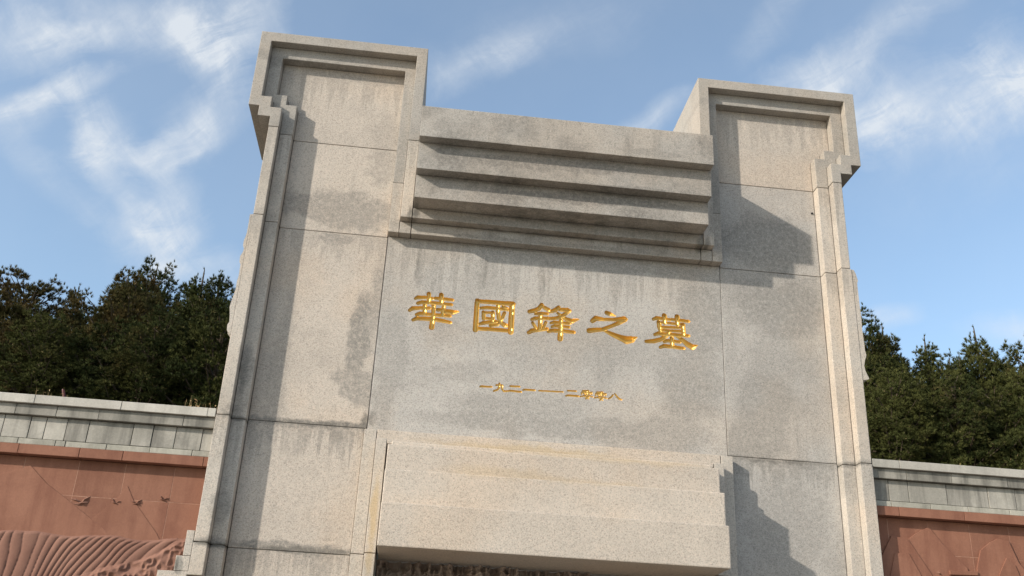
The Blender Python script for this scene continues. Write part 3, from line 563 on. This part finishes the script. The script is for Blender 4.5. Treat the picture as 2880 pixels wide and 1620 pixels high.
M_BARK = stone_mat('bark', (.07, .052, .038), (.11, .085, .06), (.04, .03, .025), .4, 6)
def tube(co, fc, pts, rad, n=5):
    base = sum(len(c) for c in co); ring = []
    pts = [np.array(p, float) for p in pts]
    for i, p in enumerate(pts):
        t = pts[min(i+1, len(pts)-1)]-pts[max(i-1, 0)]; t /= np.linalg.norm(t)+1e-9
        a = np.cross(t, (0.3, .9, .1)); a /= np.linalg.norm(a)+1e-9; c = np.cross(t, a)
        an = np.arange(n)*2*np.pi/n
        ring.append(p+rad[i]*(np.cos(an)[:, None]*a+np.sin(an)[:, None]*c))
    co.append(np.concatenate(ring))
    for i in range(len(pts)-1):
        for k in range(n): fc.append((base+i*n+k, base+i*n+(k+1) % n, base+(i+1)*n+(k+1) % n, base+(i+1)*n+k))
def make_tree(H, R, seed, dens=1.0, leader=.0, pw=.75, need=.095, lp=.3):
    r = np.random.default_rng(seed)
    tp = []; td = []; tw = []; co = []; fc = []
    lean = r.normal(0, .02, 2)
    ax = lambda t: np.array([lean[0]*H*t*t, lean[1]*H*t*t, H*t])
    ts = np.linspace(0, 1, 9); tube(co, fc, [ax(t) for t in ts], [.10*H/5*(1-t)**.8+.012 for t in ts], 7)
    nwh = int(H*3.6)
    for i in range(nwh):
        t = .10+.88*(i+r.uniform(-.3, .3))/nwh
        if leader and t > 1-leader/H and r.random() < lp: continue
        nb = r.integers(5, 8) if t < .85 else r.integers(3, 5)
        a0 = r.uniform(0, 6.28)
        for k in range(nb):
            az = a0+k*6.283/nb+r.normal(0, .25)
            L = R*(min(1.0, (1-t)*1.02+.03))**pw*r.uniform(.70, 1.18)+.10
            el = .15+.75*t+r.normal(0, .12)
            dirv = np.array([math.cos(az)*math.cos(el), math.sin(az)*math.cos(el), math.sin(el)])
            p0 = ax(t)
            f = lambda u: p0+dirv*L*u+np.array([0, 0, .22*L*u*u-.10*L*u])
            if L > .35: tube(co, fc, [f(0), f(.5), f(1)], [.030*L/1.2+.006, .018*L/1.2+.005, .004], 4)
            nc = 1+int(L/.15)
            for ci in range(nc):
                uu = 1.0 if nc == 1 else .36+.64*ci/(nc-1)
                lat = np.zeros(3) if ci == nc-1 else r.normal(0, 1, 3)*np.array([.20*L*(1.2-uu)+.05]*3)*np.array([1, 1, .5])
                cen = f(uu)+lat; cr = r.uniform(.08, .15)*(.75 if t > .82 else 1.0)
                m = int(11*dens*(.85 if t > .75 else 1.0))
                o3 = r.normal(0, 1, (m, 3)); o3 /= np.linalg.norm(o3, axis=1)[:, None]; o3 *= (r.uniform(.3, 1, m)**.5)[:, None]
                for v3 in o3:
                    tp.append(cen+v3*cr*np.array([1.15, 1.15, .72]))
                    q = v3*.9+dirv*.35+np.array([0, 0, .75]); td.append(q/np.linalg.norm(q)); tw.append(.36)
            for e in range(2 if t > .6 else 1):       # upright candles at the tip
                tp.append(f(1.0)+np.array([r.normal(0, .03), r.normal(0, .03), .06+.07*e])); td.append(np.array([r.normal(0, .12), r.normal(0, .12), 1.0])); tw.append(.22)
    for j in range(8): tp.append(ax(1-.022*j)+r.normal(0, .015, 3)); td.append(np.array([r.normal(0, .2), r.normal(0, .2), 1.0])); tw.append(.25)
    tp = np.array(tp); td = np.array(td); td /= np.linalg.norm(td, axis=1)[:, None]
    n = 18; TW = np.repeat(np.array(tw), n)[:, None]
    P = np.repeat(tp, n, 0); Dm = np.repeat(td, n, 0)
    q = Dm*1.0+r.normal(0, 1, P.shape)*TW; q /= np.linalg.norm(q, axis=1)[:, None]
    Ln = need*r.uniform(.55, 1.1, len(P)); sd = np.cross(q, r.normal(0, 1, P.shape)); sd /= np.linalg.norm(sd, axis=1)[:, None]
    wv_ = .0062*r.uniform(.7, 1.4, len(P))[:, None]
    st = P+q*.015
    V = np.stack([st-sd*wv_, st+sd*wv_, st+q*Ln[:, None]], 1).reshape(-1, 3)
    crown = arr_mesh('crown', V, np.arange(len(V)).reshape(-1, 3))
    trunk = arr_mesh('trunk', np.concatenate(co), np.array(fc), True)
    return crown, trunk
VAR = [make_tree(6.0, 1.75, 1, 1.0, 0, .72), make_tree(6.0, 1.6, 2, 1.1, .5, 1.05), make_tree(6.0, 1.9, 3, 1.05, 0, .60), make_tree(5.0, 1.9, 4, 1.1, 0, .50), make_tree(6.2, 1.3, 5, 1.0, 1.1, 1.0, lp=.45), make_tree(4.6, 1.7, 6, 1.1, .3, .6)]
VH = [6.0, 6.0, 6.0, 5.0, 6.2, 4.6]
for i, (c, t) in enumerate(VAR): c.materials.append(M_NEEDB if i == 3 else M_NEED); t.materials.append(M_BARK)
BR = [VAR[3][0]]
def tree(x, y, ztop, var, label, group=None, wid=1.0):
    zb = float(terrain(np.array([x]), np.array([y]))[0])-.1
    k = (ztop-zb)/VH[var]
    o = empty('pine_tree', label, 'tree', (x, y, zb), group)
    o.rotation_euler = (0, 0, random.uniform(0, 6.28)); o.scale = (k*wid, k*wid, k)
    for nm, me in (('trunk', VAR[var][1]), ('crown', VAR[var][0])):
        c = bpy.data.objects.new(nm, me); COL.objects.link(c); c.parent = o
GL, GR = 'pines behind the left wall', 'pines behind the right wall'
sk = [(-11.95, 14, 9.1, 2, 'dark pine cut off by the left edge of the photo', 1.0),
      (-10.75, 13.2, 8.95, 3, 'broad rust-brown pine second from the left edge', 1.05),
      (-10.5, 15.0, 9.85, 4, 'pine whose thin bare leader with a few tufts sticks up above the rust-brown pine', .8),
      (-9.35, 15.5, 10.60, 1, 'dark pine with a tall bushy top left of centre in the left pine group', 1.0),
      (-8.45, 14.6, 10.35, 0, 'dark round-topped pine, tallest pair partner in the left pine group', 1.0),
      (-8.05, 12.6, 8.75, 3, 'brownish broad pine standing in front of the tall pair on the left', 1.1),
      (-7.55, 14.4, 10.05, 4, 'slim pine with a small pointed top between the tall pair and the monument', 1.0),
      (-7.0, 14.0, 10.12, 1, 'pine with a spiky candle top second from the monument on its left', 1.0),
      (-6.58, 14.2, 10.27, 4, 'spiky pine next to the left edge of the monument', 1.0),
      (-5.9, 13.6, 9.35, 0, 'pine half hidden behind the left shaft of the monument', 1.0)]
for x, y, z, v, lb, wd in sk: tree(x, y, z, v, lb, GL, wd)
sr = [(9.95, 13.6, 10.2, 0, 'tall pine half hidden behind the right shaft of the monument', 1.1),
      (10.75, 14.0, 10.3, 1, 'tall pine with candle tips just right of the monument', 1.0),
      (11.30, 14.6, 9.7, 4, 'slim pine on the sloping shoulder right of the tallest pine', 1.0),
      (11.95, 14.2, 10.12, 1, 'pointed pine in the middle of the right group', 1.0),
      (12.75, 14.0, 9.55, 4, 'low slim pine between the two pointed pines on the right', .9),
      (13.55, 14.2, 10.5, 1, 'pointed pine with a bare candle top near the right edge', 1.05),
      (14.20, 14.6, 9.75, 0, 'lower pine right of the pine with the candle top', 1.0),
      (15.0, 14.0, 9.85, 5, 'pine cut off by the right edge of the photo', 1.0)]
for x, y, z, v, lb, wd in sr: tree(x, y, z, v, lb, GR, wd)
ORD = ['first', 'second', 'third', 'fourth', 'fifth', 'sixth', 'seventh', 'eighth']
for FI, (x, y, z, v) in enumerate([(-12.2, 11.3, 7.2, 5), (-11.0, 10.8, 6.9, 0), (-9.9, 11.2, 7.0, 3), (-8.9, 10.6, 7.25, 2), (-7.9, 11.4, 7.3, 5), (-7.1, 10.7, 7.6, 2), (-6.3, 11.2, 7.4, 0), (-5.5, 10.8, 7.6, 5)]):
    tree(x, y, z, v, f'low bushy pine, {ORD[FI]} from the left in the front row above the left wall', 'front row of pines above the left wall', 1.25)
for FI, (x, y, z, v) in enumerate([(8.9, 10.8, 7.6, 2), (9.8, 11.3, 7.5, 5), (10.7, 10.8, 7.7, 0), (11.6, 11.3, 7.5, 2), (12.5, 10.8, 7.7, 5), (13.4, 11.3, 7.7, 2), (14.4, 11.5, 7.8, 0)]):
    tree(x, y, z, v, f'low bushy pine, {ORD[FI]} from the left in the front row above the right wall', 'front row of pines above the right wall', 1.25)
for x, y, z, v in [(-13.6, 17.2, 9.5, 2), (-12.4, 17.8, 9.9, 0), (-11.2, 17.2, 9.9, 2), (-10.0, 18, 10.6, 0), (-8.9, 17.4, 10.4, 2), (-7.8, 18, 10.7, 0), (-6.8, 17.4, 10.4, 2)]:
    tree(x, y, z, v, 'dark pine in the back row, seen only through gaps behind the left wall', 'back row of pines on the left', 1.1)
for x, y, z, v in [(11.8, 17.4, 11.0, 2), (12.9, 18, 10.6, 0), (14.0, 17.4, 10.5, 2), (15.2, 18, 10.5, 0), (16.4, 17.4, 10.5, 2), (17.6, 18, 10.6, 0)]:
    tree(x, y, z, v, 'dark pine in the back row, seen only through gaps behind the right wall', 'back row of pines on the right', 1.1)

# ------------------------------------------------------------------ weeds and a stake behind the left coping
def weed_mat():
    m, b, p = mat_new('dry_grass'); ri = b.n('ShaderNodeNewGeometry').outputs['Random Per Island']
    b.set(p.inputs['Base Color'], b.mix(ri, (.20, .12, .05), (.38, .28, .15))); p.inputs['Roughness'].default_value = .8; return m
M_WEED = weed_mat()
def weeds(x0, x1, y, zt, n, label, seed):
    r = np.random.default_rng(seed); V = []
    zb = 2.33
    for i in range(n):
        x = r.uniform(x0, x1); yy = y+r.uniform(-.12, .12); h = (zt-zb)*r.uniform(.45, 1.0); dx = r.normal(0, .05); w = .006
        a = np.array([x, yy, zb]); m_ = a+np.array([dx*.4, 0, h*.6]); e = a+np.array([dx+r.normal(0, .03), r.normal(0, .03), h])
        V += [a-(w, 0, 0), a+(w, 0, 0), m_]; V += [m_-(w*.9, 0, 0), m_+(w*.9, 0, 0), e]
        for k in range(4):
            c = m_+(e-m_)*r.uniform(.2, 1); q = r.normal(0, .022, 3); V += [c, c+q, c+q*.5+np.array([.008, 0, .010])]
    V = np.array(V, float); o = link('dry_weeds', arr_mesh('dry_weeds', V, np.arange(len(V)).reshape(-1, 3)), M_WEED)
    o['label'] = label; o['category'] = 'weeds'; o['group'] = 'dry weeds behind the coping'
weeds(-5.27, -5.03, 1.1, 3.01, 26, 'small tuft of dry weeds beside the red stake on the left coping', 1)
weeds(-3.72, -3.42, 1.0, 3.00, 70, 'brown dry weeds above the coping next to the left shaft', 2)
weeds(-4.85, -4.5, 1.2, 2.93, 18, 'sparse low dry weeds right of the red stake', 3)
ms, bb, pp = mat_new('red_paint_shaded'); pp.inputs['Base Color'].default_value = (.075, .007, .008, 1); pp.inputs['Roughness'].default_value = .6  # red darkened: shade on the stake is put into its colour
bm = bmesh.new()
rings = []
for z, r_ in ((2.25, .016), (3.02, .016), (3.035, .011)):
    cx = -5.07-.05*(z-2.95)/.12*.8
    rings.append([bm.verts.new((cx+r_*math.cos(k*math.pi/4), 1.2+r_*math.sin(k*math.pi/4), z)) for k in range(8)])
for a, c in zip(rings[:-1], rings[1:]):
    for k in range(8): bm.faces.new((a[k], a[(k+1) % 8], c[(k+1) % 8], c[k]))
bm.faces.new(rings[-1]); bm.faces.new(rings[0][::-1])
o = link('red_stake', bm_done(bm, 'red_stake'), ms); o['label'] = 'thin red stake coloured dark for shade, leaning behind the left coping'; o['category'] = 'stake'
